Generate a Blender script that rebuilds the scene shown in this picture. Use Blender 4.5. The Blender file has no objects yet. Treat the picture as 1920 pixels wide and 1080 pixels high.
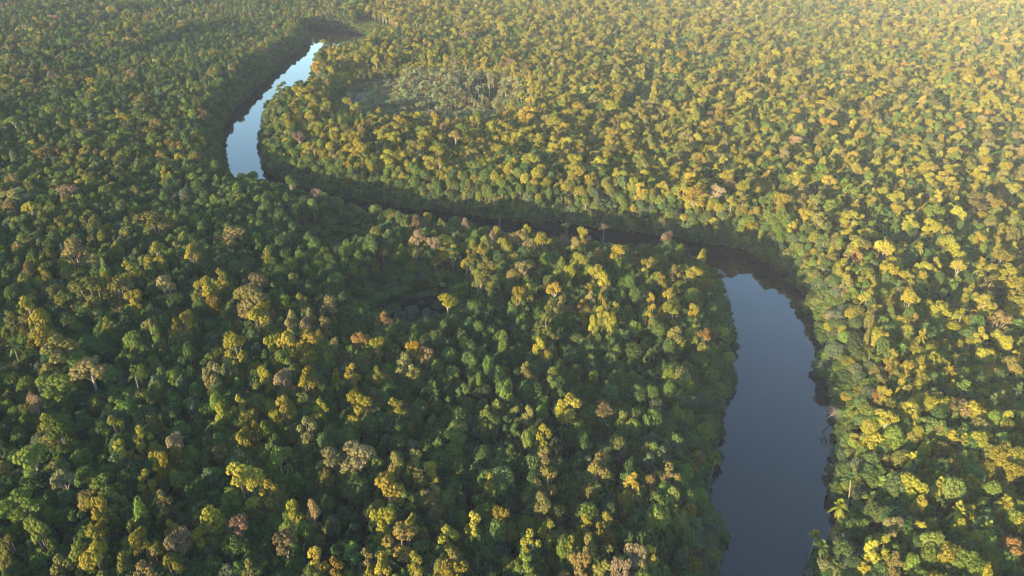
import bpy, math
import numpy as np
from mathutils import Vector

rng = np.random.default_rng(11)
sc = bpy.context.scene
COL = sc.collection
PI = math.pi
CAM_H, PITCH, FOC = 140.0, math.radians(29.0), 1371.0     # metres above the water, tilt below the horizon, focal length in photo pixels

# ------------------------------------------------------------------ layout helpers
def ground_at(px, py, z=0.0):
    """the point at height z that the photograph shows at (px, py)"""
    u = (px - 960) / FOC; v = (540 - py) / FOC
    dy = math.cos(PITCH) + v * math.sin(PITCH); dz = -math.sin(PITCH) + v * math.cos(PITCH)
    t = (z - CAM_H) / dz
    return u * t, dy * t, t

def project(x, y, z):
    """world -> photo pixels and depth"""
    dz = z - CAM_H
    d = y * math.cos(PITCH) - dz * math.sin(PITCH)
    up = y * math.sin(PITCH) + dz * math.cos(PITCH)
    return 960 + FOC * x / d, 540 - FOC * up / d, d

def smooth_noise(x, y, scale, seed):
    r = np.random.default_rng(seed)
    tab = r.random((64, 64))
    fx, fy = np.asarray(x) / scale + 1000, np.asarray(y) / scale + 1000
    ix, iy = np.floor(fx).astype(int), np.floor(fy).astype(int)
    tx, ty = fx - ix, fy - iy
    tx = tx * tx * (3 - 2 * tx); ty = ty * ty * (3 - 2 * ty)
    g = lambda a, b: tab[a % 64, b % 64]
    return (g(ix, iy) * (1 - tx) + g(ix + 1, iy) * tx) * (1 - ty) + (g(ix, iy + 1) * (1 - tx) + g(ix + 1, iy + 1) * tx) * ty

def catmull(pts, n=5):
    p = np.array(pts, float); out = []
    for i in range(len(p) - 1):
        a, b, c, d = p[max(i - 1, 0)], p[i], p[i + 1], p[min(i + 2, len(p) - 1)]
        for k in range(n):
            t = k / n
            out.append(.5 * (2 * b + (c - a) * t + (2 * a - 5 * b + 4 * c - d) * t * t + (3 * b - a - 3 * c + d) * t ** 3))
    out.append(p[-1]); return np.array(out)

RIGHT = [(60, -150), (58, 0), (60, 60), (67.5, 106), (72.5, 119), (80, 130), (84.5, 140), (90.5, 152), (97, 171), (100, 184), (103, 198), (107.5, 215), (111, 231),
         (113.5, 244), (113.5, 256), (110.5, 267), (105, 278), (97, 287), (86, 293), (74, 299), (46, 309), (20, 316), (-5, 321), (-31, 329), (-49, 335),
         (-73, 344), (-98, 356), (-117, 368), (-131, 383), (-142, 402), (-153, 437), (-163, 478), (-167, 512), (-158, 535), (-154, 560), (-162, 600),
         (-170, 663), (-165, 715), (-150, 745), (-143, 775), (-160, 806), (-195, 836), (-300, 868), (-420, 880)]
LEFT = [(30, -150), (32, 0), (34, 60), (38.5, 100), (44, 114), (48, 126), (49, 137), (52, 147), (58, 163), (64, 178), (71, 197), (75, 212), (76, 228),
        (78, 244), (76, 258), (67, 268), (47, 272), (29, 275), (8, 280), (-10, 286), (-38, 296), (-65, 308), (-89, 321), (-107, 333), (-125, 347),
        (-143, 358), (-155, 375), (-166, 401), (-177, 428), (-190, 476), (-198, 530), (-199, 588), (-206, 676), (-205, 745), (-214, 795), (-245, 820),
        (-310, 838), (-420, 850)]
def wobble(p, amp, seed):
    r = np.random.default_rng(seed)
    return p + r.normal(0, amp, p.shape) + 5 * np.stack([smooth_noise(p[:, 0], p[:, 1], 9, seed + 30) - .5, smooth_noise(p[:, 0], p[:, 1], 9, seed + 40) - .5], 1)
RB, LB = wobble(catmull(RIGHT), .7, 1), wobble(catmull(LEFT), .7, 2)
RIVER = np.vstack([RB, LB[::-1]])
POND = catmull([(-46, 234), (-38, 244), (-27, 246), (-22, 238), (-25, 227), (-33, 219), (-42, 223), (-46, 234)], 4)
POOL = catmull([(-73, 285), (-71, 288), (-69, 287), (-69, 282), (-71, 278), (-73, 280), (-73, 285)], 4)

def signed_dist(x, y, poly):
    """distance to the outline, negative inside"""
    x = np.asarray(x, float).ravel(); y = np.asarray(y, float).ravel()
    best = np.full(x.shape, 1e9); inside = np.zeros(x.shape, bool)
    n = len(poly)
    for i in range(n):
        ax, ay = poly[i]; bx, by = poly[(i + 1) % n]
        ex, ey = bx - ax, by - ay
        L = ex * ex + ey * ey + 1e-9
        t = np.clip(((x - ax) * ex + (y - ay) * ey) / L, 0, 1)
        best = np.minimum(best, (x - ax - t * ex) ** 2 + (y - ay - t * ey) ** 2)
        c = ((ay > y) != (by > y))
        if abs(ey) > 1e-9:
            inside ^= c & (x < ex * (y - ay) / ey + ax)
    d = np.sqrt(best)
    return np.where(inside, -d, d)

def water_dist(x, y):
    return np.minimum(np.minimum(signed_dist(x, y, RIVER), signed_dist(x, y, POND)), signed_dist(x, y, POOL))

CLEAR = catmull([(-124, 500), (-126, 540), (-116, 572), (-86, 592), (-50, 590), (-14, 575), (4, 545), (6, 505), (-6, 465), (-34, 444), (-66, 446), (-98, 464), (-124, 500)], 4)
PATCH = catmull([(-330, 640), (-300, 760), (-240, 800), (-215, 720), (-235, 640), (-290, 610), (-330, 640)], 4)

# ------------------------------------------------------------------ materials
def new_mat(name):
    m = bpy.data.materials.new(name); m.use_nodes = True
    nt = m.node_tree; nt.nodes.clear()
    return m, nt, nt.nodes, nt.links

def leaf_material():
    m, nt, N, L = new_mat('leaves')
    out = N.new('ShaderNodeOutputMaterial')
    at = N.new('ShaderNodeAttribute'); at.attribute_type = 'INSTANCER'; at.attribute_name = 'tint'
    lv = N.new('ShaderNodeAttribute'); lv.attribute_type = 'GEOMETRY'; lv.attribute_name = 'leafvar'
    mr = N.new('ShaderNodeMapRange'); mr.inputs['To Min'].default_value = .62; mr.inputs['To Max'].default_value = 1.38
    L.new(lv.outputs['Fac'], mr.inputs['Value'])
    hs = N.new('ShaderNodeHueSaturation')
    mh = N.new('ShaderNodeMapRange'); mh.inputs['To Min'].default_value = .485; mh.inputs['To Max'].default_value = .515
    L.new(lv.outputs['Fac'], mh.inputs['Value']); L.new(mh.outputs[0], hs.inputs['Hue'])
    L.new(at.outputs['Color'], hs.inputs['Color']); L.new(mr.outputs[0], hs.inputs['Value'])
    d = N.new('ShaderNodeBsdfDiffuse'); t = N.new('ShaderNodeBsdfTranslucent')
    L.new(hs.outputs[0], d.inputs['Color']); L.new(hs.outputs[0], t.inputs['Color'])
    mx = N.new('ShaderNodeMixShader'); mx.inputs[0].default_value = .28
    L.new(d.outputs[0], mx.inputs[1]); L.new(t.outputs[0], mx.inputs[2])
    L.new(mx.outputs[0], out.inputs['Surface'])
    return m

def bark_material(name, c1, c2):
    m, nt, N, L = new_mat(name)
    out = N.new('ShaderNodeOutputMaterial')
    tc = N.new('ShaderNodeTexCoord'); no = N.new('ShaderNodeTexNoise'); no.inputs['Scale'].default_value = 3
    L.new(tc.outputs['Object'], no.inputs['Vector'])
    r = N.new('ShaderNodeMix'); r.data_type = 'RGBA'
    r.inputs['A'].default_value = (*c1, 1); r.inputs['B'].default_value = (*c2, 1)
    L.new(no.outputs['Fac'], r.inputs['Factor'])
    b = N.new('ShaderNodeBsdfDiffuse'); L.new(r.outputs['Result'], b.inputs['Color'])
    L.new(b.outputs[0], out.inputs['Surface'])
    return m

def ground_material():
    m, nt, N, L = new_mat('forest_floor')
    out = N.new('ShaderNodeOutputMaterial')
    tc = N.new('ShaderNodeTexCoord'); no = N.new('ShaderNodeTexNoise'); no.inputs['Scale'].default_value = .35; no.inputs['Detail'].default_value = 6
    L.new(tc.outputs['Object'], no.inputs['Vector'])
    r = N.new('ShaderNodeMix'); r.data_type = 'RGBA'
    r.inputs['A'].default_value = (.022, .032, .012, 1); r.inputs['B'].default_value = (.06, .06, .03, 1)
    L.new(no.outputs['Fac'], r.inputs['Factor'])
    b = N.new('ShaderNodeBsdfDiffuse'); L.new(r.outputs['Result'], b.inputs['Color'])
    L.new(b.outputs[0], out.inputs['Surface'])
    return m

def water_material():
    m, nt, N, L = new_mat('dark_river_water')
    out = N.new('ShaderNodeOutputMaterial')
    tc = N.new('ShaderNodeTexCoord')
    n1 = N.new('ShaderNodeTexNoise'); n1.inputs['Scale'].default_value = .9; n1.inputs['Detail'].default_value = 3
    L.new(tc.outputs['Object'], n1.inputs['Vector'])
    bp = N.new('ShaderNodeBump'); bp.inputs['Strength'].default_value = .05; bp.inputs['Distance'].default_value = .08
    L.new(n1.outputs['Fac'], bp.inputs['Height'])
    p = N.new('ShaderNodeBsdfPrincipled')
    p.inputs['Base Color'].default_value = (.003, .004, .006, 1); p.inputs['Roughness'].default_value = .03; p.inputs['IOR'].default_value = 1.33
    L.new(bp.outputs[0], p.inputs['Normal'])
    L.new(p.outputs[0], out.inputs['Surface'])
    return m

def plain_material(name, c1, c2, scale):
    return bark_material(name, c1, c2)

LEAF = leaf_material()
BARK = bark_material('grey_brown_bark', (.10, .08, .06), (.20, .17, .13))
GREYBARK = bark_material('weathered_bark', (.12, .10, .085), (.21, .18, .155))
PALE = bark_material('pale_bark', (.24, .21, .17), (.36, .33, .28))
GROUND = ground_material(); WATER = water_material()
SAND = bark_material('bare_earth', (.12, .075, .045), (.19, .12, .075))

# ------------------------------------------------------------------ mesh building
class Build:
    """collects leaf quads and bark tubes"""
    def __init__(s): s.v = []; s.f = []; s.a = []; s.n = 0
    def quads(s, V, var):              # V: (k,4,3)
        k = len(V); s.v.append(V.reshape(-1, 3)); s.a.append(np.repeat(var, 4))
        s.f.append(np.arange(k * 4).reshape(k, 4) + s.n); s.n += k * 4
    def tube(s, pts, rad, sides=6):
        pts = np.array(pts, float); k = len(pts); V = np.zeros((k, sides, 3))
        for i in range(k):
            t = pts[min(i + 1, k - 1)] - pts[max(i - 1, 0)]; t /= np.linalg.norm(t) + 1e-9
            a = np.cross(t, [0.31, .95, .05]); a /= np.linalg.norm(a) + 1e-9; b = np.cross(t, a)
            an = np.arange(sides) * 2 * PI / sides
            V[i] = pts[i] + rad[i] * (np.cos(an)[:, None] * a + np.sin(an)[:, None] * b)
        F = []
        for i in range(k - 1):
            for j in range(sides):
                j2 = (j + 1) % sides
                F.append((i * sides + j, i * sides + j2, (i + 1) * sides + j2, (i + 1) * sides + j))
        s.v.append(V.reshape(-1, 3)); s.a.append(np.full(k * sides, .5)); s.f.append(np.array(F) + s.n); s.n += k * sides
    def mesh(s, name, mat):
        V = np.vstack(s.v); F = np.vstack(s.f); A = np.concatenate(s.a)
        me = bpy.data.meshes.new(name)
        me.vertices.add(len(V)); me.vertices.foreach_set('co', V.astype(np.float32).ravel())
        me.loops.add(F.size); me.loops.foreach_set('vertex_index', F.astype(np.int32).ravel())
        me.polygons.add(len(F)); me.polygons.foreach_set('loop_start', (np.arange(len(F)) * 4).astype(np.int32))
        at = me.attributes.new('leafvar', 'FLOAT', 'POINT'); at.data.foreach_set('value', A.astype(np.float32))
        me.materials.append(mat); me.update(); me.validate()
        s.V, s.F, s.A = V, F, A
        return me

def unit(v): return v / (np.linalg.norm(v, axis=-1, keepdims=True) + 1e-9)

def puffs(b, r, C, R, axis, n, size, lo=-.25, var0=None, droop=0.0):
    """leaf quads over the outer side of each puff: C (k,3) centres, R (k,) radii, axis (k,3) which way is outward"""
    k = len(C)
    d = unit(r.normal(size=(k, n * 2, 3)))
    dot = (d * axis[:, None, :]).sum(-1)
    order = np.argsort(np.where(dot > lo, r.random(dot.shape), 2 + r.random(dot.shape)), axis=1)[:, :n]
    d = np.take_along_axis(d, order[..., None], 1)
    rad = R[:, None, None] * r.uniform(.72, 1.14, (k, n, 1))
    pos = C[:, None, :] + d * rad * np.array([1, 1, .85])
    nrm = unit(d + .30 * r.normal(size=d.shape) + np.array([0, 0, .25]))
    t = unit(np.cross(nrm, r.normal(size=d.shape))); w = np.cross(nrm, t)
    a = size * r.uniform(.65, 1.35, (k, n, 1)); c = a * r.uniform(.55, .85, (k, n, 1))
    Q = np.stack([pos + t * a - nrm * a * .25, pos + w * c, pos - t * a - nrm * a * .25, pos - w * c], axis=2)
    pv = (r.random(k) if var0 is None else var0)
    var = np.clip(.5 * pv[:, None] + .5 * r.random((k, n)), 0, 1)
    b.quads(Q.reshape(-1, 4, 3), var.ravel())

def dome_points(r, n, R, zr, zlo=-.35):
    """n puff centres spread over a dome of radius R and half-height zr"""
    i = np.arange(n) + .5
    z = 1 - i / n * (1 - zlo); ph = i * 2.399963 + r.random() * 6
    z = np.clip(z + r.normal(0, .06, n), -1, 1)
    q = np.sqrt(np.maximum(0, 1 - z * z))
    rr = r.uniform(.78, 1.08, n)
    return np.stack([R * q * np.cos(ph) * rr, R * q * np.sin(ph) * rr, zr * z * rr], 1)

def limbs(b, r, base, targets, r0, bark_pts=3):
    for tpt in targets:
        m = base * .45 + tpt * .55 + np.array([0, 0, -.12 * np.linalg.norm(tpt - base)]) + r.normal(0, .15, 3)
        b.tube([base, m, tpt], [r0, r0 * .6, r0 * .22], 5)

def make_tree(seed, R, H, style, pale=False):
    """returns (crown mesh, trunk mesh)"""
    r = np.random.default_rng(seed); cb, tb = Build(), Build()
    if style == 'dome':
        zr = R * .62; cz = H - zr * 1.2
        P = dome_points(r, 50, R * .80, zr)
        pr = R * r.uniform(.15, .34, len(P))
        C = P + [0, 0, cz]
        puffs(cb, r, C, pr, unit(P * [1, 1, 1.3] + [0, 0, .4 * R]), 78, .043 * R + .05)
        core = C
    elif style == 'bushy':
        zr = R * 1.15; cz = H - zr * 1.1
        P = dome_points(r, 60, R * .76, zr, -.8) * r.uniform(.85, 1.12, (60, 1))
        pr = R * r.uniform(.16, .38, len(P)); C = P + [0, 0, cz]
        puffs(cb, r, C, pr, unit(P + [0, 0, .3 * R]), 74, .045 * R + .05); core = C
    elif style == 'cone':
        n = 48; t = np.sort(r.random(n)); ph = np.arange(n) * 2.4
        q = R * (1 - t) ** .8 * .9 + .12
        C = np.stack([q * np.cos(ph), q * np.sin(ph), H - 1 - (1 - t) * R * 3.4], 1)
        ax = unit(np.stack([np.cos(ph), np.sin(ph), np.full(n, .7)], 1))
        puffs(cb, r, C, R * r.uniform(.22, .36, n), ax, 64, .05 * R + .05); core = C
    elif style in ('lobed', 'umbrella', 'sparse'):
        nl = {'lobed': 6, 'umbrella': 5, 'sparse': 7}[style]
        ph = np.arange(nl) * 2 * PI / nl + r.normal(0, .35, nl)
        q = R * r.uniform(.42, .66, nl); q[0] = R * .08
        lr = R * r.uniform(.36, .50, nl)
        zz = H - R * .62 + r.uniform(-.38, .30, nl) * R * (.5 if style == 'umbrella' else 1.15)
        zz[0] = H - lr[0] * .75
        lobes = np.stack([q * np.cos(ph), q * np.sin(ph), zz], 1)
        if style == 'lobed':
            n2 = 5; ph2 = np.arange(n2) * 2 * PI / n2 + r.normal(0, .4, n2) + .6; q2 = R * r.uniform(.45, .78, n2)
            lobes = np.vstack([lobes, np.stack([q2 * np.cos(ph2), q2 * np.sin(ph2), H - R * 1.75 + r.uniform(-.45, .45, n2) * R], 1)])
            lr = np.concatenate([lr, R * r.uniform(.32, .48, n2)])
        npf, nlv = {'lobed': (15, 74), 'umbrella': (14, 74), 'sparse': (14, 52)}[style]
        for Lc, Lr in zip(lobes, lr):
            P = dome_points(r, npf, Lr * .80, Lr * (.45 if style == 'umbrella' else .72), -.35)
            out = unit(Lc * [1, 1, 0] + [0, 0, .001])
            puffs(cb, r, P + Lc, Lr * r.uniform(.22, .44, npf), unit(unit(P) + .5 * out + [0, 0, .5]), nlv, .036 * R + .055, var0=np.clip(r.random() * .5 + r.random(npf) * .5, 0, 1))
        core = lobes
    elif style == 'shrub':
        P = dome_points(r, 44, R * .78, H * .52, -.35); P = P * r.uniform(.72, 1.12, (len(P), 1))
        C = P + [0, 0, H * .42]
        puffs(cb, r, C, R * r.uniform(.18, .38, len(P)), unit(P + [0, 0, .5 * R]), 60, .05 * R + .06); core = C
    elif style == 'tower':
        nl = 8; t = np.linspace(0, 1, nl); ph = np.arange(nl) * 2.4 + r.normal(0, .4, nl)
        q = R * (.18 + .55 * np.sin(PI * np.clip(t * .9 + .08, 0, 1))) * r.uniform(.7, 1.15, nl); q[-1] = R * .1
        lr = R * r.uniform(.36, .56, nl) * (1 - .25 * t)
        lobes = np.stack([q * np.cos(ph), q * np.sin(ph), H - lr[-1] * .8 - (1 - t) * R * 2.0], 1)
        for Lc, Lr in zip(lobes, lr):
            P = dome_points(r, 14, Lr * .8, Lr * .75, -.5); out = unit(Lc * [1, 1, 0] + [0, 0, .001])
            puffs(cb, r, P + Lc, Lr * r.uniform(.22, .46, 14), unit(unit(P) + .6 * out + [0, 0, .3]), 66, .038 * R + .055, var0=np.clip(r.random() * .5 + r.random(14) * .5, 0, 1))
        core = lobes
    elif style == 'wall':
        n = 62; t = r.random(n) ** .8; ph = np.arange(n) * 2.399963 + r.normal(0, .3, n)
        q = R * np.sqrt(np.clip(1 - (t * 1.02) ** 3.2, .05, 1)) * r.uniform(.55, .95, n)
        C = np.stack([q * np.cos(ph), q * np.sin(ph), .3 + t * (H - R * .35)], 1)
        puffs(cb, r, C, R * r.uniform(.20, .42, n), unit(np.stack([np.cos(ph), np.sin(ph), .25 + 1.2 * t], 1)), 62, .05 * R + .06); core = C[C[:, 2] > H * .5]
    elif style == 'slim':
        n = 22; C = np.stack([r.normal(0, R * .42, n), r.normal(0, R * .42, n), H - R * .4 - r.random(n) * R * 4.2], 1)
        puffs(cb, r, C, R * r.uniform(.28, .45, n), unit(r.normal(size=(n, 3)) + [0, 0, 1.2]), 44, .09 * R + .05, lo=-.6); core = C
    elif style == 'bare':
        core = None
    # trunk, limbs
    lean = r.normal(0, .35, 2)
    if style == 'bare':
        def grow(st, d, L, rad, lev):
            d = unit(d); e = st + d * L; m = (st + e) / 2 + r.normal(0, .07, 3) * L
            (cb if lev else tb).tube([st, m, e], [rad, rad * .8, rad * .55], 6 if lev < 2 else 3)
            if lev == 5: return
            n = (5, 4, 3, 3, 3)[lev]
            for i in range(n):
                f = 1 if lev == 0 else r.uniform(.5, 1)
                az = i * 2 * PI / n + r.normal(0, .4)
                side = unit(np.cross(d, [.3, .2, .9])); sd2 = np.cross(d, side)
                spread = r.uniform(.5, .95) if lev else r.uniform(.45, .8)
                nd = d + spread * (side * math.cos(az) + sd2 * math.sin(az)) * 1.1 + np.array([0, 0, .12])
                grow(st + (e - st) * f, nd, L * r.uniform(.55, .75) if lev else R * r.uniform(.5, .75), rad * .56, lev + 1)
        grow(np.array([0, 0, -.6]), np.array([*(lean * .2), 4.]), H * .52, .014 * H, 0)
    else:
        if style in ('lobed', 'umbrella', 'sparse', 'bushy') and H > 18: core = core[core[:, 2] > H - 3 * R]
        zc = float(core[:, 2].mean()); zb = max(.6, min(zc, core[:, 2].min() + .2 * R) - .15 * H)
        k = .016 if style != 'slim' else .009
        top = np.array([lean[0] * .6, lean[1] * .6, zc + .1 * R])
        tb.tube([[0, 0, -.6], [lean[0] * .2, lean[1] * .2, zb * .5], [lean[0] * .5, lean[1] * .5, zb], top], [k * 1.35 * H, k * H, k * .8 * H, k * .4 * H], 7)
        nb = {'lobed': len(core), 'umbrella': len(core), 'sparse': len(core)}.get(style, 7)
        sel = core[r.choice(len(core), min(nb, len(core)), replace=False)]
        fork = np.array([lean[0] * .5, lean[1] * .5, zb])
        limbs(tb, r, fork, sel, k * .55 * H)
        if style in ('sparse', 'umbrella'):
            for Lc in core:
                for j in range(7 if style == 'sparse' else 4):
                    e = Lc + unit(r.normal(size=3) + [0, 0, .6]) * R * .38
                    s0 = fork * .3 + Lc * .7
                    tb.tube([s0, (s0 + e) / 2 + r.normal(0, .1, 3), e], [k * .22 * H, k * .16 * H, k * .07 * H], 4)
    bark = PALE if pale else GREYBARK if style == 'bare' else BARK
    return cb.mesh('crown', LEAF if style != 'bare' else GREYBARK), tb.mesh('trunk', bark), cb, tb

def make_palm(seed, H, fl, nf=15):
    r = np.random.default_rng(seed); cb, tb = Build(), Build()
    lean = r.normal(0, .9, 2)
    top = np.array([lean[0], lean[1], H])
    tb.tube([[0, 0, -.6], [lean[0] * .1, lean[1] * .1, H * .3], [lean[0] * .45, lean[1] * .45, H * .65], top], [.24, .18, .16, .15], 7)
    Q = []; var = []
    for i in range(nf):
        a = i * 2.399963; el = math.radians(r.uniform(-5, 68)) if i > 4 else math.radians(75)
        L = fl * r.uniform(.85, 1.1); n = 13
        t = np.linspace(0, 1, n); drop = .55 + .35 * r.random()
        hor = L * t * math.cos(el) * (1 - .1 * t); zz = L * (t * math.sin(el) - drop * t * t * (.45 + .55 * math.cos(el)))
        ax = np.stack([np.cos(a) * hor, np.sin(a) * hor, zz], 1) + top
        side = np.array([-math.sin(a), math.cos(a), 0.])
        fv = r.random()
        for j in range(1, n):
            w = fl * .17 * math.sin(PI * min(1, .12 + .88 * t[j])) ** .7 + .05
            tang = unit(ax[j] - ax[j - 1])
            for s in (-1, 1):
                tip = ax[j] + side * s * w + tang * w * .7 - np.array([0, 0, w * .42])
                wd = tang * fl * .040
                Q.append([ax[j] - wd, ax[j] + wd, tip + wd * .3, tip - wd * .3]); var.append(.35 * fv + .4 * r.random() + .12)
        tb_r = [.05, .035, .02]
        cb.tube([ax[0], ax[n // 2], ax[-1]], tb_r, 3)
    cb.quads(np.array(Q), np.array(var))
    return cb.mesh('crown', LEAF), tb.mesh('trunk', BARK), cb, tb

# kinds: (style, R, H)
SPEC = [('dome_a', 'dome', 3.0, 14), ('dome_b', 'dome', 3.0, 13.5), ('dome_c', 'dome', 3.2, 14), ('bushy_a', 'tower', 2.5, 15), ('bushy_b', 'bushy', 2.5, 14.5),
        ('cone_a', 'cone', 2.0, 16), ('wispy_a', 'sparse', 3.0, 13.5), ('lobed_a', 'lobed', 4.4, 23), ('lobed_b', 'lobed', 4.4, 23), ('lobed_c', 'lobed', 4.4, 24),
        ('lobed_d', 'lobed', 4.4, 23), ('tall_a', 'tower', 3.3, 23), ('tall_b', 'tower', 3.3, 22.5), ('flat_a', 'umbrella', 4.4, 22), ('flat_b', 'umbrella', 4.4, 22.5),
        ('wispy_b', 'sparse', 4.0, 22), ('wispy_c', 'sparse', 4.0, 21.5), ('slim_a', 'slim', 1.5, 15), ('shrub_a', 'shrub', 2.6, 6), ('shrub_b', 'shrub', 2.6, 5.5),
        ('shrub_c', 'shrub', 2.6, 6.5), ('wall_a', 'wall', 2.4, 9), ('wall_b', 'wall', 2.4, 8.5), ('wall_c', 'wall', 2.6, 9), ('bare_a', 'bare', 3.6, 19), ('bare_b', 'bare', 3.8, 18), ('bare_c', 'bare', 3.6, 17)]
KIND = {}
for i, (nm, st, R, H) in enumerate(SPEC):
    KIND[nm] = dict(style=st, R=R, H=H, m=make_tree(100 + i, R, H, st, pale=st in ('slim',)))
KIND['palm_a'] = dict(style='palm', R=3.4, H=15, m=make_palm(301, 15, 3.6))
KIND['palm_b'] = dict(style='palm', R=3.4, H=15, m=make_palm(302, 15, 3.8, 20))
KIND['palm_c'] = dict(style='palm', R=3.2, H=15, m=make_palm(303, 15, 3.3, 14))

# ------------------------------------------------------------------ where every tree stands
TINT = {'reed': (.165, .168, .075), 'dark': (.036, .059, .023), 'mid': (.056, .082, .025), 'bright': (.086, .112, .024), 'yellow': (.160, .140, .021), 'gold': (.178, .132, .022), 'olive': (.106, .100, .028),
        'tan': (.135, .112, .040), 'rust': (.170, .105, .034), 'pink': (.150, .108, .062), 'grey': (.058, .076, .040), 'pale': (.130, .118, .056)}
trees = []      # dict per tree: x, y, z, H, R, kind, tint, rot, hand

def vary(c, amt=.16):
    b = 1 + rng.normal(0, amt)
    return tuple(float(np.clip(v * b * (1 + rng.normal(0, .06)), .012, .4)) for v in TINT[c])

def add(x, y, H, R, k, c, hand=False, lean=0.0):
    trees.append(dict(x=float(x), y=float(y), z=.6, H=float(H), R=float(R), kind=k, c=c, tint=vary(c), rot=float(rng.uniform(0, 2 * PI)), hand=hand))

YEL, OLI, TAN, PNK, GRN, RST, GLD = 'yellow', 'olive', 'tan', 'pink', 'bright', 'rust', 'gold'
# crowns that stand out in the photograph: pixel of the crown's middle, its width in pixels, leaf colour
HAND = '''57 387 35 y|37 413 30 o|113 410 18 o|297 417 62 o|260 407 25 t|293 460 30 y|437 443 70 t|360 470 32 y|330 457 24 t|143 470 55 t|500 463 14 yc|243 500 40 y|80 497 20 y|53 497 24 t|170 540 62 o|227 533 40 o|197 512 16 d|250 553 28 y|307 530 40 t|387 533 40 y|483 527 42 p|453 547 36 o|480 560 60 t|487 587 45 y|533 557 26 g|563 557 32 o|617 563 36 t|413 510 26 y|50 563 36 y|17 587 24 o|73 590 34 y|77 617 38 y|110 647 60 o|170 700 76 t|197 597 16 yc|440 637 40 y|547 593 30 t|580 583 24 t|607 600 30 t|573 600 22 p|537 633 34 y|580 637 56 y|510 637 28 y|533 663 30 g|497 697 28 y|530 703 34 p|577 707 40 y|430 680 32 o|397 690 36 t|630 637 20 t|350 590 16 y|330 600 20 y|293 617 20 g
63 745 26 p|110 800 50 g|87 780 22 y|213 790 40 y|227 830 32 y|263 807 34 y|327 820 24 p|297 857 34 y|327 843 24 y|273 887 26 y|117 893 46 w|60 853 60 g|40 933 54 g|197 903 56 g|460 890 68 y|503 907 34 d|523 853 50 g|448 745 18 y|417 770 34 y|533 750 36 y|575 790 36 t|600 753 26 y|480 800 18 y|457 813 20 y|623 853 50 w|303 927 30 t|180 943 34 y|257 933 32 gc|220 933 36 o|393 958 60 yc|373 997 34 y|177 1000 46 y|180 1037 54 y|113 1050 40 o|320 983 30 y|333 1007 46 p|290 1033 28 t|317 1050 24 y|450 977 36 p|533 1007 42 p|550 943 30 y|587 950 28 t|593 1033 38 d|627 1053 34 d|583 1070 28 g|467 1057 34 o|260 1003 22 y|233 1053 36 o|267 1063 40 t|20 1010 40 o|70 985 40 g
677 753 50 y|700 733 20 t|740 757 40 y|673 857 72 w|743 863 36 o|777 850 34 o|803 877 42 y|727 910 56 y|813 913 24 t|913 767 30 g|967 767 24 o|990 767 26 t|1067 757 50 y|1020 803 32 y|920 890 20 yc|1023 847 36 o|1027 890 52 o|1017 940 40 t|1123 870 46 t|1187 893 32 d|1253 880 44 t|1220 897 24 t|1263 920 20 g|1137 967 26 d|1097 973 22 y|1030 983 36 y|993 1003 40 y|887 967 34 y|940 960 26 y|840 997 42 y|717 967 44 y|753 1003 66 r|770 977 28 y|687 1037 26 t|717 1053 28 y|660 1023 22 g|777 1043 34 y|847 1040 40 o|1070 1013 26 y|1087 1047 38 t|1140 1027 28 o|1193 1030 40 p|1217 1030 26 y|1163 1057 34 p|1107 1017 28 o|983 1043 26 g|853 1067 50 y|950 727 30 g
740 407 30 t|783 417 36 p|803 402 14 y|827 413 20 o|873 413 18 p|937 403 20 p|728 435 18 p|747 438 20 y|783 443 34 p|813 450 24 p|840 453 36 y|887 460 24 y|903 460 16 y|923 438 14 p|933 430 20 y|947 453 30 y|973 443 40 t|987 423 20 y|1017 448 34 y|1057 443 16 p|1063 420 26 o|1093 432 22 d|1132 423 24 p|1080 453 24 t|913 490 34 o|983 497 36 t|1087 487 36 y|1120 473 24 y|1160 470 40 d|1220 490 36 y|1067 507 26 y|1117 507 30 y|1133 520 28 y|1207 507 24 y|1237 517 26 d|1263 503 26 t|1257 547 30 d|1250 440 24 p|973 543 22 y|990 537 28 d|1040 537 34 d|1033 567 28 o|1057 557 26 t|1107 550 20 t|1127 557 22 y|1093 567 26 d|1127 577 22 y|1153 570 22 y|1220 553 16 y|1223 573 20 y|1257 573 36 y|1113 600 18 y|1143 600 16 y|1023 597 38 o|720 593 34 r|677 633 34 r|707 640 26 y|773 647 24 d|800 660 30 p|760 673 36 t|660 687 28 y|707 693 18 y|1010 640 30 y|987 683 26 o|1037 693 24 g
1300 510 34 d|1300 547 30 d|1300 577 24 y|1323 623 36 r|1317 473 14 y|1657 463 44 y|1667 503 34 y|1700 517 32 y|1627 437 38 y|1607 477 24 r|1590 523 24 t|1760 580 40 y|1707 557 34 y|1630 520 26 y|1873 597 44 t|1837 620 30 y|1563 587 30 y|1673 660 24 y|1597 680 40 y|1750 667 32 y|1897 680 36 o|1580 490 26 y|1857 523 34 t|1820 537 26 y|1780 457 44 y
1613 733 38 y|1643 737 30 r|1723 747 38 y|1753 743 28 t|1780 753 38 o|1807 770 46 p|1827 763 24 y|1887 777 34 y|1617 770 34 y|1663 780 46 y|1640 807 36 d|1603 817 24 y|1750 800 46 g|1827 823 40 y|1783 813 28 d|1873 847 48 y|1780 870 40 r|1803 897 24 y|1623 890 40 y|1713 910 48 y|1640 950 64 t|1673 980 34 t|1590 983 50 y|1637 1020 24 y|1547 1057 36 w|1800 980 26 y|1897 1020 50 r|1657 1010 16 y|1677 1043 30 t|1305 853 36 d|1897 880 34 y|1745 1010 40 g|1820 1050 50 g'''
CODE = {'y': YEL, 'o': OLI, 't': TAN, 'p': PNK, 'g': GRN, 'r': RST, 'd': GLD, 'w': 'pale'}
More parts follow.
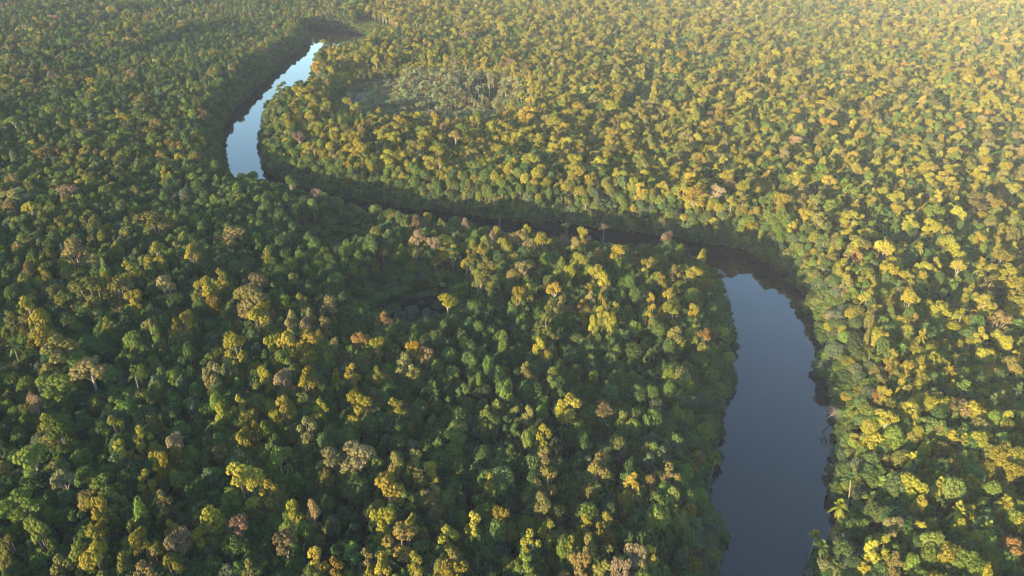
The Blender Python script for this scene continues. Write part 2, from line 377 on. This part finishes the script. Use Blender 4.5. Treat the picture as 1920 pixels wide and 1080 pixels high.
for e in HAND.replace('\n', '|').split('|'):
    px, py, w, c = e.split(); px, py, w = float(px), float(py), float(w)
    cone = c.endswith('c'); cc = CODE[c[0]]
    d = ground_at(px, py, 18)[2]
    R = max(1.9, min(6.2, .5 * w * d / FOC * .98))
    Ht = 18.5 + .75 * R + rng.uniform(0, 3) + (1.5 if px < 620 else 0)
    if px > 1270: Ht -= 2
    if 400 < py < 460 and px < 1280: Ht -= 2.5
    x, y, _ = ground_at(px, py + 6, Ht - .75 * R)
    while water_dist([x], [y])[0] < 6.5 and Ht > 11:        # trees by the water are lower
        Ht -= 1; x, y, _ = ground_at(px, py + 6, Ht - .6 * R)
    if cone: k = 'cone_a'
    elif cc == PNK: k = rng.choice(['wispy_b', 'wispy_c'])
    elif R < 2.6: k = rng.choice(['tall_a', 'tall_b', 'lobed_a'])
    else: k = rng.choice(['lobed_a', 'lobed_b', 'lobed_c', 'lobed_d', 'tall_a', 'tall_b', 'flat_a', 'flat_b'])
    if cc == 'pale': k = rng.choice(['wispy_b', 'flat_a'])
    add(x, y, Ht, R, k, cc, True)
for px, py, wd in [(1338, 864, 30), (1603, 907, 40), (1577, 953, 28), (1547, 1027, 34), (1573, 1066, 40), (1578, 1028, 32), (1527, 1010, 24), (1850, 993, 30), (1797, 963, 28), (1805, 837, 28),
                   (1760, 920, 26), (1907, 733, 26), (1807, 597, 26), (1727, 637, 24), (1743, 423, 20), (1603, 390, 18), (1730, 700, 24), (1693, 657, 24), (1827, 507, 22), (1847, 440, 22), (1723, 467, 22),
                   (1680, 540, 24), (23, 655, 18), (250, 703, 28), (187, 487, 20), (817, 740, 22), (1240, 957, 26), (1360, 625, 22), (1630, 1046, 30), (1700, 865, 26), (1880, 950, 28),
                   (1560, 480, 20), (1790, 380, 18), (1850, 340, 16), (1690, 350, 16), (1900, 470, 20), (1620, 560, 22), (1770, 700, 24), (1860, 760, 26)]:
    d = ground_at(px, py, 15)[2]; fl = .5 * wd * d / FOC * 1.15
    Ht = 17.5 if px > 620 else 21
    if water_dist(*[[q] for q in ground_at(px, py, Ht)[:2]])[0] < 9: Ht = 12
    if (px, py) == (1527, 1010): Ht = 9
    x, y, _ = ground_at(px, py, Ht)
    add(x, y, Ht, min(4.4, max(2.4, fl)), str(rng.choice(['palm_a', 'palm_b', 'palm_c'])), 'yellow' if px > 1300 and rng.random() < .75 else 'mid', True)
for px, py, wd, Ht in [(1257, 705, 42, 15), (1562, 768, 40, 8), (1362, 556, 24, 8), (117, 915, 44, 17), (1663, 613, 34, 18), (1520, 1075, 30, 6), (1695, 940, 34, 14), (575, 1020, 36, 17), (210, 1005, 36, 17),
                       (1075, 700, 26, 14), (250, 735, 24, 16), (1150, 765, 26, 15), (1800, 775, 36, 15), (1105, 440, 18, 18), (915, 845, 26, 14), (1290, 825, 26, 13), (80, 1000, 30, 15), (1907, 930, 40, 17), (1560, 585, 24, 14)]:
    d = ground_at(px, py, Ht * .8)[2]; x, y, _ = ground_at(px, py, Ht * .8)
    add(x, y, Ht, max(1.8, .5 * wd * d / FOC), str(rng.choice(['bare_a', 'bare_b', 'bare_c'])), 'grey', True)
n_hand = len(trees)
for t in trees[:n_hand]:                                   # lower neighbours crowding round each tall tree
    if KIND[t['kind']]['style'] == 'bare': continue
    for k in range(4 if KIND[t['kind']]['style'] != 'palm' else 3):
        a = -PI / 2 + (k - 1.5) * 1.1 + rng.normal(0, .3); q = .55 * t['R'] + rng.uniform(.8, 1.8)
        add(t['x'] + q * math.cos(a), t['y'] + q * math.sin(a), t['H'] * rng.uniform(.62, .84), min(3.2, t['R'] * rng.uniform(.55, .8) + .4), str(rng.choice(['dome_a', 'dome_b', 'dome_c', 'bushy_a', 'bushy_b'])),
            t['c'] if rng.random() < .3 and t['c'] not in ('pink', 'rust', 'pale') else str(rng.choice(['mid', 'dark', 'bright', 'olive'])))
trees[n_hand:] = [t for t, d in zip(trees[n_hand:], water_dist(np.array([t['x'] for t in trees[n_hand:]]), np.array([t['y'] for t in trees[n_hand:]]))) if d > .5]
hx = np.array([t['x'] for t in trees[:n_hand]]); hy = np.array([t['y'] for t in trees[:n_hand]])

def hexgrid(sp, jit, y0, y1):
    rows = []
    ys = np.arange(y0, y1, sp * .866)
    for i, y in enumerate(ys):
        w = .76 * y + 105
        xs = np.arange(-w - (40 if y < 500 else 10), w, sp) + (sp / 2 if i % 2 else 0)
        rows.append(np.stack([xs, np.full(len(xs), y)], 1))
    p = np.vstack(rows); return p + rng.uniform(-jit, jit, p.shape)

def near_hand(p, r):
    m = np.zeros(len(p), bool)
    for a, b in zip(hx, hy): m |= (p[:, 0] - a) ** 2 + (p[:, 1] - b) ** 2 < r * r
    return m

# tall trees standing above the canopy
p = hexgrid(10.5, 4.8, 20, 1170)
wd = water_dist(p[:, 0], p[:, 1]); dens = smooth_noise(p[:, 0], p[:, 1], 70, 5)
cl = signed_dist(p[:, 0], p[:, 1], CLEAR); pa = signed_dist(p[:, 0], p[:, 1], PATCH)
px, py, _ = project(p[:, 0], p[:, 1], 18)
right_side = p[:, 0] > np.interp(p[:, 1], [0, 245, 320, 360, 400, 560, 760, 1200], [70, 110, 0, -100, -130, -155, -170, -170])
pr = np.where(right_side, .22 + .85 * dens, .05 + .40 * dens)
hand_zone = (~right_side) & (px > -20) & (px < 1400) & (py > 400)
pr = np.where(hand_zone, .10 * dens, pr)
pr = np.where(right_side & (py > 430) & (px < 1940), pr * .7, pr)
pnd = np.minimum(signed_dist(p[:, 0], p[:, 1], POND), signed_dist(p[:, 0], p[:, 1], POOL))
keep = (rng.random(len(p)) < pr) & (pnd > 14) & (wd > np.where((p[:, 1] > 600) & right_side, 30, 7)) & (cl > 4) & (pa > 0) & ~near_hand(p, 7)
for (x, y), rs in zip(p[keep], right_side[keep]):
    u = rng.random()
    c = (YEL if u < .66 else OLI if u < .78 else GLD if u < .86 else TAN if u < .91 else PNK if u < .93 else GRN) if rs else (YEL if u < .20 else OLI if u < .48 else TAN if u < .60 else PNK if u < .63 else GRN if u < .85 else 'mid')  # yellower tints on the right side stand in for its stronger sunlight
    R = rng.uniform(2.0, 4.0) if rng.random() < .86 else rng.uniform(4, 5) if rng.random() < .8 else rng.uniform(5.2, 6.6)
    k = rng.choice(['wispy_b', 'wispy_c']) if c == PNK else rng.choice(['lobed_a', 'lobed_b', 'lobed_c', 'lobed_d', 'tall_a', 'tall_b', 'flat_a', 'flat_b'])
    add(x, y, rng.uniform(16.5, 20.5) + .6 * R, R, str(k), c)
# palms among the trees beyond the river
p = hexgrid(15, 6, 60, 560)
px, py, _ = project(p[:, 0], p[:, 1], 15)
rs = p[:, 0] > np.interp(p[:, 1], [0, 245, 320, 360, 400, 560], [70, 112, 60, 60, 60, 80])
keep = rs & (rng.random(len(p)) < .10) & (water_dist(p[:, 0], p[:, 1]) > 5) & ~near_hand(p, 7)
for x, y in p[keep]: add(x, y, rng.uniform(15, 19), rng.uniform(2.6, 3.4), str(rng.choice(['palm_a', 'palm_b', 'palm_c'])), YEL if rng.random() < .5 else GRN)
# the closed canopy
p = hexgrid(3.65, 1.5, 20, 1170)
wd = water_dist(p[:, 0], p[:, 1]); cl = signed_dist(p[:, 0], p[:, 1], CLEAR); pa = signed_dist(p[:, 0], p[:, 1], PATCH)
pw = np.minimum(signed_dist(p[:, 0], p[:, 1], POND), signed_dist(p[:, 0], p[:, 1], POOL))
hn = smooth_noise(p[:, 0], p[:, 1], 38, 8); cn = smooth_noise(p[:, 0], p[:, 1], 55, 9)
right_side = p[:, 0] > np.interp(p[:, 1], [0, 245, 320, 360, 400, 560, 760, 1200], [70, 110, 0, -100, -130, -155, -170, -170])
for (x, y), w, c_, q, h, cnn, rs, pnd in zip(p, wd, cl, pa, hn, cn, right_side, pw):
    if w < 1.2 or c_ < 0: continue
    if q < 0 and rng.random() < .25: continue
    u = float(np.clip(.62 * rng.random() + .38 * (1.5 * cnn - .25), 0, .999))
    edge = min(1, .56 + w / 22)
    Ht = (13 + 6 * h + rng.normal(0, 1.6)) * edge
    R = rng.uniform(1.5, 2.4) if rng.random() < .74 else rng.uniform(2.3, 3.2)
    if pnd < 17: Ht = min(Ht, 3.5 + .5 * pnd)
    if rs and x < -125 and y > 430 and w < 12: Ht = min(Ht, 9)
    if rs and x < -120 and y > 640 and w < 32: Ht = min(Ht, 7)
    if q < 0: c, Ht = 'reed', Ht * .8
    if c_ < 14: Ht = min(Ht, 9 + .35 * c_)
    elif rs: c = 'dark' if u < .13 else 'mid' if u < .37 else GRN if u < .50 else YEL if u < .76 else OLI if u < .94 else 'grey' if u < .97 else TAN  # more yellow leaves here: frontal sunlight put into the tint
    else:
        c = 'dark' if u < .27 else 'mid' if u < .57 else GRN if u < .73 else 'grey' if u < .78 else OLI if u < .93 else YEL if u < .98 else TAN  # darker, greener mix: the left side's weaker light put into the tint
    if w < 7 and rng.random() < .8: c = 'mid' if u < .5 else 'bright' if u < .7 else 'grey'
    if -145 < x < 60 and 250 < y < 360 and not rs and w < 18: Ht = min(Ht, 15)
    v = rng.random()
    k = 'dome_a' if v < .2 else 'dome_b' if v < .4 else 'dome_c' if v < .58 else 'bushy_a' if v < .74 else 'bushy_b' if v < .9 else 'cone_a' if v < .94 else 'wispy_a'
    if c in (PNK, TAN) and rng.random() < .7: k = 'wispy_a'
    if k == 'cone_a': R *= .75
    add(x, y, max(4.5, Ht), R, k, c)
# slim pale-stemmed trees round the clearing
p = hexgrid(3.2, 1.4, 430, 640); cl = signed_dist(p[:, 0], p[:, 1], CLEAR)
bald = signed_dist(p[:, 0], p[:, 1], catmull([(-36, 510), (-40, 560), (-14, 575), (2, 545), (0, 512), (-16, 496), (-36, 510)], 4))
saplings = [(x, y, rng.uniform(3.5, 6) if x < -84 else rng.uniform(6, 9.5) if y < 490 else rng.uniform(8, 13.5), rng.uniform(1.5, 2.3), 'reed' if rng.random() < .75 else 'tan') for (x, y), c_, b_ in zip(p, cl, bald) if c_ < 3 and (b_ > 0 or rng.random() < .12) and rng.random() < .85
            and not (-119 < x < -105 and 519 < y < 560 and rng.random() < .8)]
# undergrowth between the trunks and along the banks
p = hexgrid(4.4, 1.6, 30, 620); wd = water_dist(p[:, 0], p[:, 1])
far = p[:, 1] > 430
pn = signed_dist(p[:, 0], p[:, 1], POND)
keep = (wd > -.6) & (pn > 2.5) & ((wd < 9) | ~far) & (signed_dist(p[:, 0], p[:, 1], CLEAR) > 0)
shr = [(x, y, rng.uniform(3.2, 6.5) * (.8 if w < 3 else 1), rng.uniform(2, 3.2), 'dark' if rng.random() < .5 else 'mid' if rng.random() < .7 else 'grey') for (x, y), w in zip(p[keep], wd[keep])]
for bank in (RB, LB, POOL):
    seg = np.linalg.norm(np.diff(bank, axis=0), axis=1); s = np.concatenate([[0], np.cumsum(seg)])
    for q in np.arange(0, s[-1], 1.9):
        x, y = np.interp(q, s, bank[:, 0]) + rng.normal(0, .6), np.interp(q, s, bank[:, 1]) + rng.normal(0, .6)
        if 40 < y < 900: shr.append((x, y, rng.uniform(2.0, 5.0), rng.uniform(1.5, 2.6), 'dark' if rng.random() < .4 else 'mid' if rng.random() < .7 else 'grey'))
wall = []
for bank, side in ((RB, -1), (LB, 1)):                       # leafy edge from the water up to the canopy
    seg = np.linalg.norm(np.diff(bank, axis=0), axis=1); s = np.concatenate([[0], np.cumsum(seg)])
    for off, lo, hi, stp in ((1.0, 3.5, 6.5, 1.9), (2.8, 6, 9.5, 2.1), (5.0, 8, 12, 2.3), (7.5, 9, 13, 2.6)):
        for q in np.arange(2, s[-1] - 2, stp):
            q1 = q + rng.normal(0, .7); ax, ay = np.interp(q1 - 4, s, bank[:, 0]), np.interp(q1 - 4, s, bank[:, 1]); bx, by = np.interp(q1 + 4, s, bank[:, 0]), np.interp(q1 + 4, s, bank[:, 1])
            L_ = math.hypot(bx - ax, by - ay) + 1e-6; o = off + rng.normal(0, .8)
            x, y = (ax + bx) / 2 - side * (by - ay) / L_ * o, (ay + by) / 2 + side * (bx - ax) / L_ * o
            if 40 < y < 900: wall.append((x, y, rng.uniform(lo, hi) * (.62 if y > 640 and side < 0 else .8 if y > 430 and side < 0 else 1), rng.uniform(1.7, 2.9), str(rng.choice(['mid', 'mid', 'bright', 'bright', 'olive', 'grey']))))
wd = water_dist(np.array([w_[0] for w_ in wall]), np.array([w_[1] for w_ in wall])); wall = [w_ for w_, d in zip(wall, wd) if d > .3]
for ax, ay in np.vstack([CLEAR + rng.normal(0, 2, CLEAR.shape) for _ in range(6)]): wall.append((ax, ay, rng.uniform(6, 12), rng.uniform(2, 3), str(rng.choice(['grey', 'olive', 'tan', 'mid']))))
for q in np.linspace(0, len(POND) - 1.01, 46):
    c0 = POND.mean(0); v0 = POND[int(q)] * (1 - q % 1) + POND[int(q) + 1] * (q % 1) - c0; x, y = c0 + v0 * rng.uniform(.93, 1.22); shr.append((x, y, rng.uniform(1.5, 3.2), rng.uniform(1.2, 2.2), str(rng.choice(['mid', 'grey', 'dark']))))
for x, y, R in [(-37, 233, 2.6), (-31, 231, 2.3), (-34, 238, 1.6), (-28, 236, 2.1), (-41, 229, 2.4), (-36, 226, 2.5), (-31, 225, 2.2), (-43, 234, 1.9), (-39, 222, 2.4), (-33.5, 222, 2.3), (-27.5, 228, 2.0)]: shr.append((x, y, 3.0, R, 'grey'))

# ------------------------------------------------------------------ which trees show largest in the photograph
W0, H0 = 640, 360
depth = np.full((H0, W0), 1e9); owner = np.full((H0, W0), -1)
for i, t in enumerate(trees):
    px, py, d = project(t['x'], t['y'], t['H'] - .7 * t['R'])
    rp = t['R'] * .85 * FOC / d / 3; cx, cy = px / 3, py / 3
    if not (-rp < cx < W0 + rp and -rp < cy < H0 + rp): continue
    x0, x1, y0, y1 = max(0, int(cx - rp)), min(W0, int(cx + rp) + 1), max(0, int(cy - rp)), min(H0, int(cy + rp) + 1)
    if x1 <= x0 or y1 <= y0: continue
    yy, xx = np.mgrid[y0:y1, x0:x1]
    m = ((xx - cx) ** 2 + (yy - cy) ** 2 < rp * rp) & (depth[y0:y1, x0:x1] > d)
    depth[y0:y1, x0:x1][m] = d; owner[y0:y1, x0:x1][m] = i
seen = np.bincount(owner[owner >= 0], minlength=len(trees))
for i, t in enumerate(trees): t['seen'] = int(seen[i]); t['pix'] = project(t['x'], t['y'], t['H'] - .7 * t['R'])[:2]
def family(t): s = KIND[t['kind']]['style']; return s if s in ('palm', 'bare') else 'leafy'
ranked = sorted(range(len(trees)), key=lambda i: -trees[i]['seen'])
single = [i for i in ranked if family(trees[i]) == 'leafy'][:300]
single += [i for i in ranked if family(trees[i]) != 'leafy' and trees[i]['seen'] >= 4]
single_set = set(single)

# ------------------------------------------------------------------ the setting
def mesh_obj(name, V, F, mat, **props):
    me = bpy.data.meshes.new(name); me.from_pydata([tuple(map(float, v)) for v in V], [], F); me.materials.append(mat); me.update()
    o = bpy.data.objects.new(name, me); COL.objects.link(o)
    for k, v in props.items(): o[k] = v
    return o

gx = np.concatenate([[-8000, -5000, -3000, -1800, -1300], np.arange(-1000, 1000.1, 5), [1300, 1800, 3000, 5000, 8000]])
gy = np.concatenate([[-8000, -4000, -2000, -900, -400, -200], np.arange(-150, 1200.1, 5), [1400, 1800, 2600, 4000, 8000]])
X, Y = np.meshgrid(gx, gy); fl = water_dist(X, Y).reshape(X.shape)
Z = np.clip((fl + .3) * .42, -2.2, .75) + .12 * (smooth_noise(X, Y, 9, 4) - .5)
nx = len(gx); V = np.stack([X.ravel(), Y.ravel(), Z.ravel()], 1)
F = [(j * nx + i, j * nx + i + 1, (j + 1) * nx + i + 1, (j + 1) * nx + i) for j in range(len(gy) - 1) for i in range(nx - 1)]
mesh_obj('ground', V, F, GROUND, kind='structure', label='dark leaf-littered floor of the flat lowland rainforest')

def water_strip(name, A, B, z, label):
    n = max(len(A), len(B)); t = np.linspace(0, 1, n)
    def rs(P):
        s = np.concatenate([[0], np.cumsum(np.linalg.norm(np.diff(P, axis=0), axis=1))]); s /= s[-1]
        return np.stack([np.interp(t, s, P[:, 0]), np.interp(t, s, P[:, 1])], 1)
    a, b = rs(A), rs(B); w = b - a; w /= np.linalg.norm(w, axis=1)[:, None]
    a, b = a - w * 2.5, b + w * 2.5
    V = [(x, y, z) for x, y in a] + [(x, y, z) for x, y in b]
    mesh_obj(name, V, [(i, n + i, n + i + 1, i + 1) for i in range(n - 1)], WATER, kind='structure', label=label)
water_strip('river', LB, RB, 0.0, 'still dark river winding between two walls of forest')
for nm, P, lb in (('pond', POND, 'small dark forest pond ringed by bushes'), ('pool', POOL, 'narrow dark forest pool hidden between the crowns')):
    c = P.mean(0); Q = c + (P - c) * 1.25
    mesh_obj(nm, [(x, y, .02) for x, y in Q[:-1]], [tuple(range(len(Q) - 1))], WATER, kind='structure', label=lb)
E = wobble(catmull([(-119, 520), (-117, 541), (-110, 560), (-104, 549), (-108, 530), (-111, 521), (-119, 520)], 4), .8, 6)
mesh_obj('bare_soil', [(x, y, .9) for x, y in E[:-1]], [tuple(range(len(E) - 1))], SAND, kind='structure', label='patch of bare reddish soil beside the clearing')

# ------------------------------------------------------------------ forests made of many copies
def joined(name, k):
    cm, tm, cb, tb = KIND[k]['m']
    me = bpy.data.meshes.new(name)
    parts = [b for b in (cb, tb) if b.v]
    V = np.vstack([b.V for b in parts]); A = np.concatenate([b.A for b in parts])
    off = 0; Fs = []; mi = []
    for j, b in enumerate(parts):
        Fs.append(b.F + off); off += len(b.V); mi.append(np.full(len(b.F), 0 if b is cb else 1))
    F = np.vstack(Fs); mi = np.concatenate(mi)
    me.vertices.add(len(V)); me.vertices.foreach_set('co', V.astype(np.float32).ravel())
    me.loops.add(F.size); me.loops.foreach_set('vertex_index', F.astype(np.int32).ravel())
    me.polygons.add(len(F)); me.polygons.foreach_set('loop_start', (np.arange(len(F)) * 4).astype(np.int32))
    me.attributes.new('leafvar', 'FLOAT', 'POINT').data.foreach_set('value', A.astype(np.float32))
    me.materials.append(cm.materials[0]); me.materials.append(tm.materials[0])
    me.polygons.foreach_set('material_index', mi.astype(np.int32)); me.update()
    return bpy.data.objects.new(name, me)

def scatter(name, items, label):
    """items: (x, y, z, H, R, kind, tint, rot) -> ONE object of kind stuff"""
    ks = sorted({it[5] for it in items})
    pool = bpy.data.collections.new(name + '_models')
    for i, k in enumerate(ks): pool.objects.link(joined('%s_model_%02d' % (name, i), k))
    me = bpy.data.meshes.new(name); n = len(items)
    me.vertices.add(n); me.vertices.foreach_set('co', np.array([it[:3] for it in items], np.float32).ravel())
    me.attributes.new('model', 'INT', 'POINT').data.foreach_set('value', np.array([ks.index(it[5]) for it in items], np.int32))
    me.attributes.new('size', 'FLOAT_VECTOR', 'POINT').data.foreach_set('vector', np.array([(it[4] / KIND[it[5]]['R'],) * 2 + (it[3] / KIND[it[5]]['H'],) for it in items], np.float32).ravel())
    me.attributes.new('turn', 'FLOAT_VECTOR', 'POINT').data.foreach_set('vector', np.array([(0, 0, it[7]) for it in items], np.float32).ravel())
    me.attributes.new('tint', 'FLOAT_COLOR', 'POINT').data.foreach_set('color', np.array([(*it[6], 1) for it in items], np.float32).ravel())
    o = bpy.data.objects.new(name, me); COL.objects.link(o)
    ng = bpy.data.node_groups.new(name, 'GeometryNodeTree')
    ng.interface.new_socket('Geometry', in_out='INPUT', socket_type='NodeSocketGeometry'); ng.interface.new_socket('Geometry', in_out='OUTPUT', socket_type='NodeSocketGeometry')
    N, L = ng.nodes, ng.links
    gi, go = N.new('NodeGroupInput'), N.new('NodeGroupOutput')
    ip = N.new('GeometryNodeInstanceOnPoints'); ip.inputs['Pick Instance'].default_value = True
    ci = N.new('GeometryNodeCollectionInfo'); ci.inputs['Collection'].default_value = pool; ci.inputs['Separate Children'].default_value = True; ci.inputs['Reset Children'].default_value = True
    def attr(nm, ty):
        a = N.new('GeometryNodeInputNamedAttribute'); a.data_type = ty; a.inputs['Name'].default_value = nm
        return next(s for s in a.outputs if s.enabled and s.name == 'Attribute')
    L.new(gi.outputs[0], ip.inputs['Points']); L.new(ci.outputs[0], ip.inputs['Instance'])
    L.new(attr('model', 'INT'), ip.inputs['Instance Index']); L.new(attr('turn', 'FLOAT_VECTOR'), ip.inputs['Rotation']); L.new(attr('size', 'FLOAT_VECTOR'), ip.inputs['Scale'])
    L.new(ip.outputs[0], go.inputs[0])
    o.modifiers.new('copies', 'NODES').node_group = ng
    o['kind'] = 'stuff'; o['label'] = label
    return o

scatter('forest', [(t['x'], t['y'], t['z'], t['H'], t['R'], t['kind'], t['tint'], t['rot']) for i, t in enumerate(trees) if i not in single_set], 'endless green and golden canopy of lowland rainforest')
WK = ['wall_a', 'wall_b', 'wall_c']
scatter('bank_thicket', [(x, y, .2, H, R, WK[i % 3], vary(c), rng.uniform(0, 6.28)) for i, (x, y, H, R, c) in enumerate(wall)], 'leafy thicket lining the river banks down to the water')
SK = ['shrub_a', 'shrub_b', 'shrub_c']
scatter('undergrowth', [(x, y, .3, H, R, SK[i % 3], vary(c), rng.uniform(0, 6.28)) for i, (x, y, H, R, c) in enumerate(shr)], 'dark green shrubs between the trunks and along the banks')
scatter('saplings', [(x, y, .6, H, R, 'slim_a', vary(c), rng.uniform(0, 6.28)) for x, y, H, R, c in saplings], 'thin pale-stemmed young trees crowding the clearing')
gp = hexgrid(1.6, .8, 430, 620); gp = gp[signed_dist(gp[:, 0], gp[:, 1], CLEAR) < 2]
scatter('clearing_grass', [(x, y, .5, rng.uniform(.9, 1.8), rng.uniform(.8, 1.4), SK[i % 3], vary('mid'), rng.uniform(0, 6.28)) for i, (x, y) in enumerate(gp) if not (-118 < x < -106 and 520 < y < 560)], 'low grey-green grass and ferns covering the clearing')

# ------------------------------------------------------------------ trees as things
protos = {}
def single_tree(t, label, group):
    K = KIND[t['kind']]; fam = family(t)
    name = {'palm': 'palm_tree', 'bare': 'bare_tree', 'leafy': 'broadleaf_tree'}[fam]
    root = bpy.data.objects.new(name, None); root.empty_display_size = 1; COL.objects.link(root)
    root.location = (t['x'], t['y'], t['z']); root.rotation_euler = (0, 0, t['rot'])
    s = t['R'] / K['R']; root.scale = (s, s, t['H'] / K['H'])
    root['label'] = label; root['category'] = {'palm': 'palm tree', 'bare': 'bare tree', 'leafy': 'tree'}[fam]; root['group'] = group
    cm, tm = K['m'][:2]
    for nm, me in (('branches' if fam == 'bare' else 'crown', cm), ('trunk', tm)):
        key = (t['kind'], nm)
        if key in protos: o = protos[key].copy()
        else: o = protos[key] = bpy.data.objects.new(nm, me)
        COL.objects.link(o); o.parent = root; o['tint'] = [*t['tint'], 1.0]
    return root
LOOK = {'dark': 'dark-green', 'mid': 'green', 'bright': 'bright-green', 'yellow': 'golden-yellow', 'gold': 'orange-gold', 'olive': 'olive', 'tan': 'tan', 'rust': 'rusty-orange',
        'pink': 'pinkish-brown', 'grey': 'grey-green', 'pale': 'pale-beige', 'reed': 'pale-green'}
FORM = {'dome': 'round-topped tree', 'bushy': 'bushy tree', 'tower': 'tall narrow tree', 'cone': 'cone-shaped tree', 'lobed': 'lumpy-crowned tree', 'umbrella': 'flat-topped tree', 'sparse': 'thin-leaved tree',
        'palm': 'palm', 'bare': 'leafless branching tree'}
def looks(t, short=False):
    f = KIND[t['kind']]['style']
    c = 'grey' if f == 'bare' else LOOK[t['c']]
    if short: return 'leafless tree' if f == 'bare' else c + (' palm' if f == 'palm' else ' tree')
    return c + ' ' + FORM[f]
def place(t):
    px, py = t['pix']; w = t['w']
    row = 'at the bottom edge' if py > 955 else 'low down' if py > 790 else 'below mid-height' if py > 620 else 'above mid-height' if py > 420 else 'far back'
    rs = t['x'] > np.interp(t['y'], [0, 245, 320, 360], [70, 112, 0, -100])
    col = ('at the right waterside' if w < 11 and py > 400 else 'right of the river' if px < 1760 else 'at the far right') if rs else \
          ('on the left riverbank' if w < 11 else 'far left' if px < 200 else 'left' if px < 420 else 'left of centre' if px < 640 else 'at the centre' if px < 900 else 'right of centre' if px < 1130 else 'left of the river')
    return col, row
ws = water_dist(np.array([trees[i]['x'] for i in single]), np.array([trees[i]['y'] for i in single]))
for i, w in zip(single, ws): trees[i]['w'] = float(w)
def size(t):
    q = t['R'] / project(t['x'], t['y'], t['H'])[2]
    return 'big' if q > .0225 else 'small' if q < .0125 else ''
used = set(); LABEL = {}
P2 = np.array([trees[i]['pix'] for i in single]); rare = {'pink': 0, 'rust': 0, 'pale': 0, 'gold': 1, 'tan': 1, 'grey': 1}
for n, i in enumerate(single):
    t = trees[i]; d = np.hypot(*(P2 - P2[n]).T); near = [j for j in np.argsort(d)[1:14]]
    near.sort(key=lambda j: (0 if family(trees[single[j]]) != 'leafy' else rare.get(trees[single[j]]['c'], 2)) * 30 + d[j])
    col, row = place(t); cand = []
    for j in near:
        o = trees[single[j]]; dx, dy = P2[n] - P2[j]
        rel = ('right of' if dx > 0 else 'left of') if abs(dx) > abs(dy) else ('in front of' if dy > 0 else 'behind')
        cand += [f"{size(t)} {looks(t)} {rel} a {looks(o, True)}, {col}, {row}", f"{size(t)} {looks(t)} {rel} a {(size(o) + ' ' + looks(o)).strip()}, {col}, {row}"]
    cand = [c.strip() for c in cand]
    ok = [c for c in cand if c.strip() not in used and len(c.replace(',', '').split()) <= 16]
    if not ok: ok = [c for c in [c.replace(' tree, ', ', ', 1).replace('below mid-height', 'mid-height').replace('at the ', '') for c in cand] if c not in used and len(c.replace(',', '').split()) <= 16]
    lab = (ok or cand)[0].strip().replace(' a olive', ' an olive').replace(' a orange', ' an orange')
    used.add(lab); LABEL[i] = lab
GROUPS = {'palm': 'palms standing among the forest trees', 'bare': 'leafless grey trees in the forest', 'leafy': 'tall leafy trees of the forest canopy'}
for i in single: single_tree(trees[i], LABEL[i], GROUPS[family(trees[i])])
print('LABELS', len(single), len(used)); print(*list(LABEL.values())[::23], sep='\n')

# ------------------------------------------------------------------ air, sky, sun, camera
hm, nt, N, L = new_mat('haze')
out = N.new('ShaderNodeOutputMaterial'); pv = N.new('ShaderNodeVolumePrincipled')
pv.inputs['Color'].default_value = (.72, .79, 1, 1); pv.inputs['Density'].default_value = .000046; pv.inputs['Anisotropy'].default_value = -.38
L.new(pv.outputs[0], out.inputs['Volume'])
a, z0, z1 = 8200, -4, 152
mesh_obj('haze', [(-a, -a, z0), (a, -a, z0), (a, a, z0), (-a, a, z0), (-a, -a, z1), (a, -a, z1), (a, a, z1), (-a, a, z1)],
         [(3, 2, 1, 0), (4, 5, 6, 7), (0, 1, 5, 4), (1, 2, 6, 5), (2, 3, 7, 6), (3, 0, 4, 7)], hm, kind='stuff', label='thin bright morning haze over the far forest')

SUN_EL, SUN_AZ = math.radians(10), math.radians(225)      # azimuth clockwise from +Y: behind the camera, on its left
to_sun = Vector((math.sin(SUN_AZ) * math.cos(SUN_EL), math.cos(SUN_AZ) * math.cos(SUN_EL), math.sin(SUN_EL)))
sl = bpy.data.lights.new('sun', 'SUN'); sl.energy = 4.3; sl.angle = math.radians(.5); sl.color = (1, .80, .46)
so = bpy.data.objects.new('sun', sl); COL.objects.link(so); so.rotation_euler = to_sun.to_track_quat('Z', 'Y').to_euler()

w = bpy.data.worlds.new('World'); sc.world = w; w.use_nodes = True
bg = w.node_tree.nodes['Background']; sky = w.node_tree.nodes.new('ShaderNodeTexSky')
sky.sky_type = 'NISHITA'; sky.sun_disc = False; sky.sun_elevation = SUN_EL; sky.sun_rotation = SUN_AZ; sky.dust_density = .2; sky.ozone_density = 3; sky.air_density = 1.35
w.node_tree.links.new(sky.outputs[0], bg.inputs[0]); bg.inputs[1].default_value = .15

cam = bpy.data.cameras.new('camera'); co = bpy.data.objects.new('camera', cam); COL.objects.link(co); sc.camera = co
cam.sensor_width = 36; cam.lens = 36 * FOC / 1920; cam.clip_end = 30000; cam.clip_start = 1
co.location = (0, 0, CAM_H); co.rotation_euler = (PI / 2 - PITCH, 0, 0)

sc.view_settings.view_transform = 'Standard'; sc.view_settings.look = 'None'; sc.view_settings.exposure = 2.72; sc.view_settings.gamma = 1
cy = sc.cycles
cy.filter_width = 1.1; cy.max_bounces = 4; cy.diffuse_bounces = 2; cy.glossy_bounces = 2; cy.transmission_bounces = 1; cy.volume_bounces = 0; cy.transparent_max_bounces = 4
print('TREES', len(trees), 'hand', n_hand, 'shrubs', len(shr), 'singles', len(single), 'saplings', len(saplings))
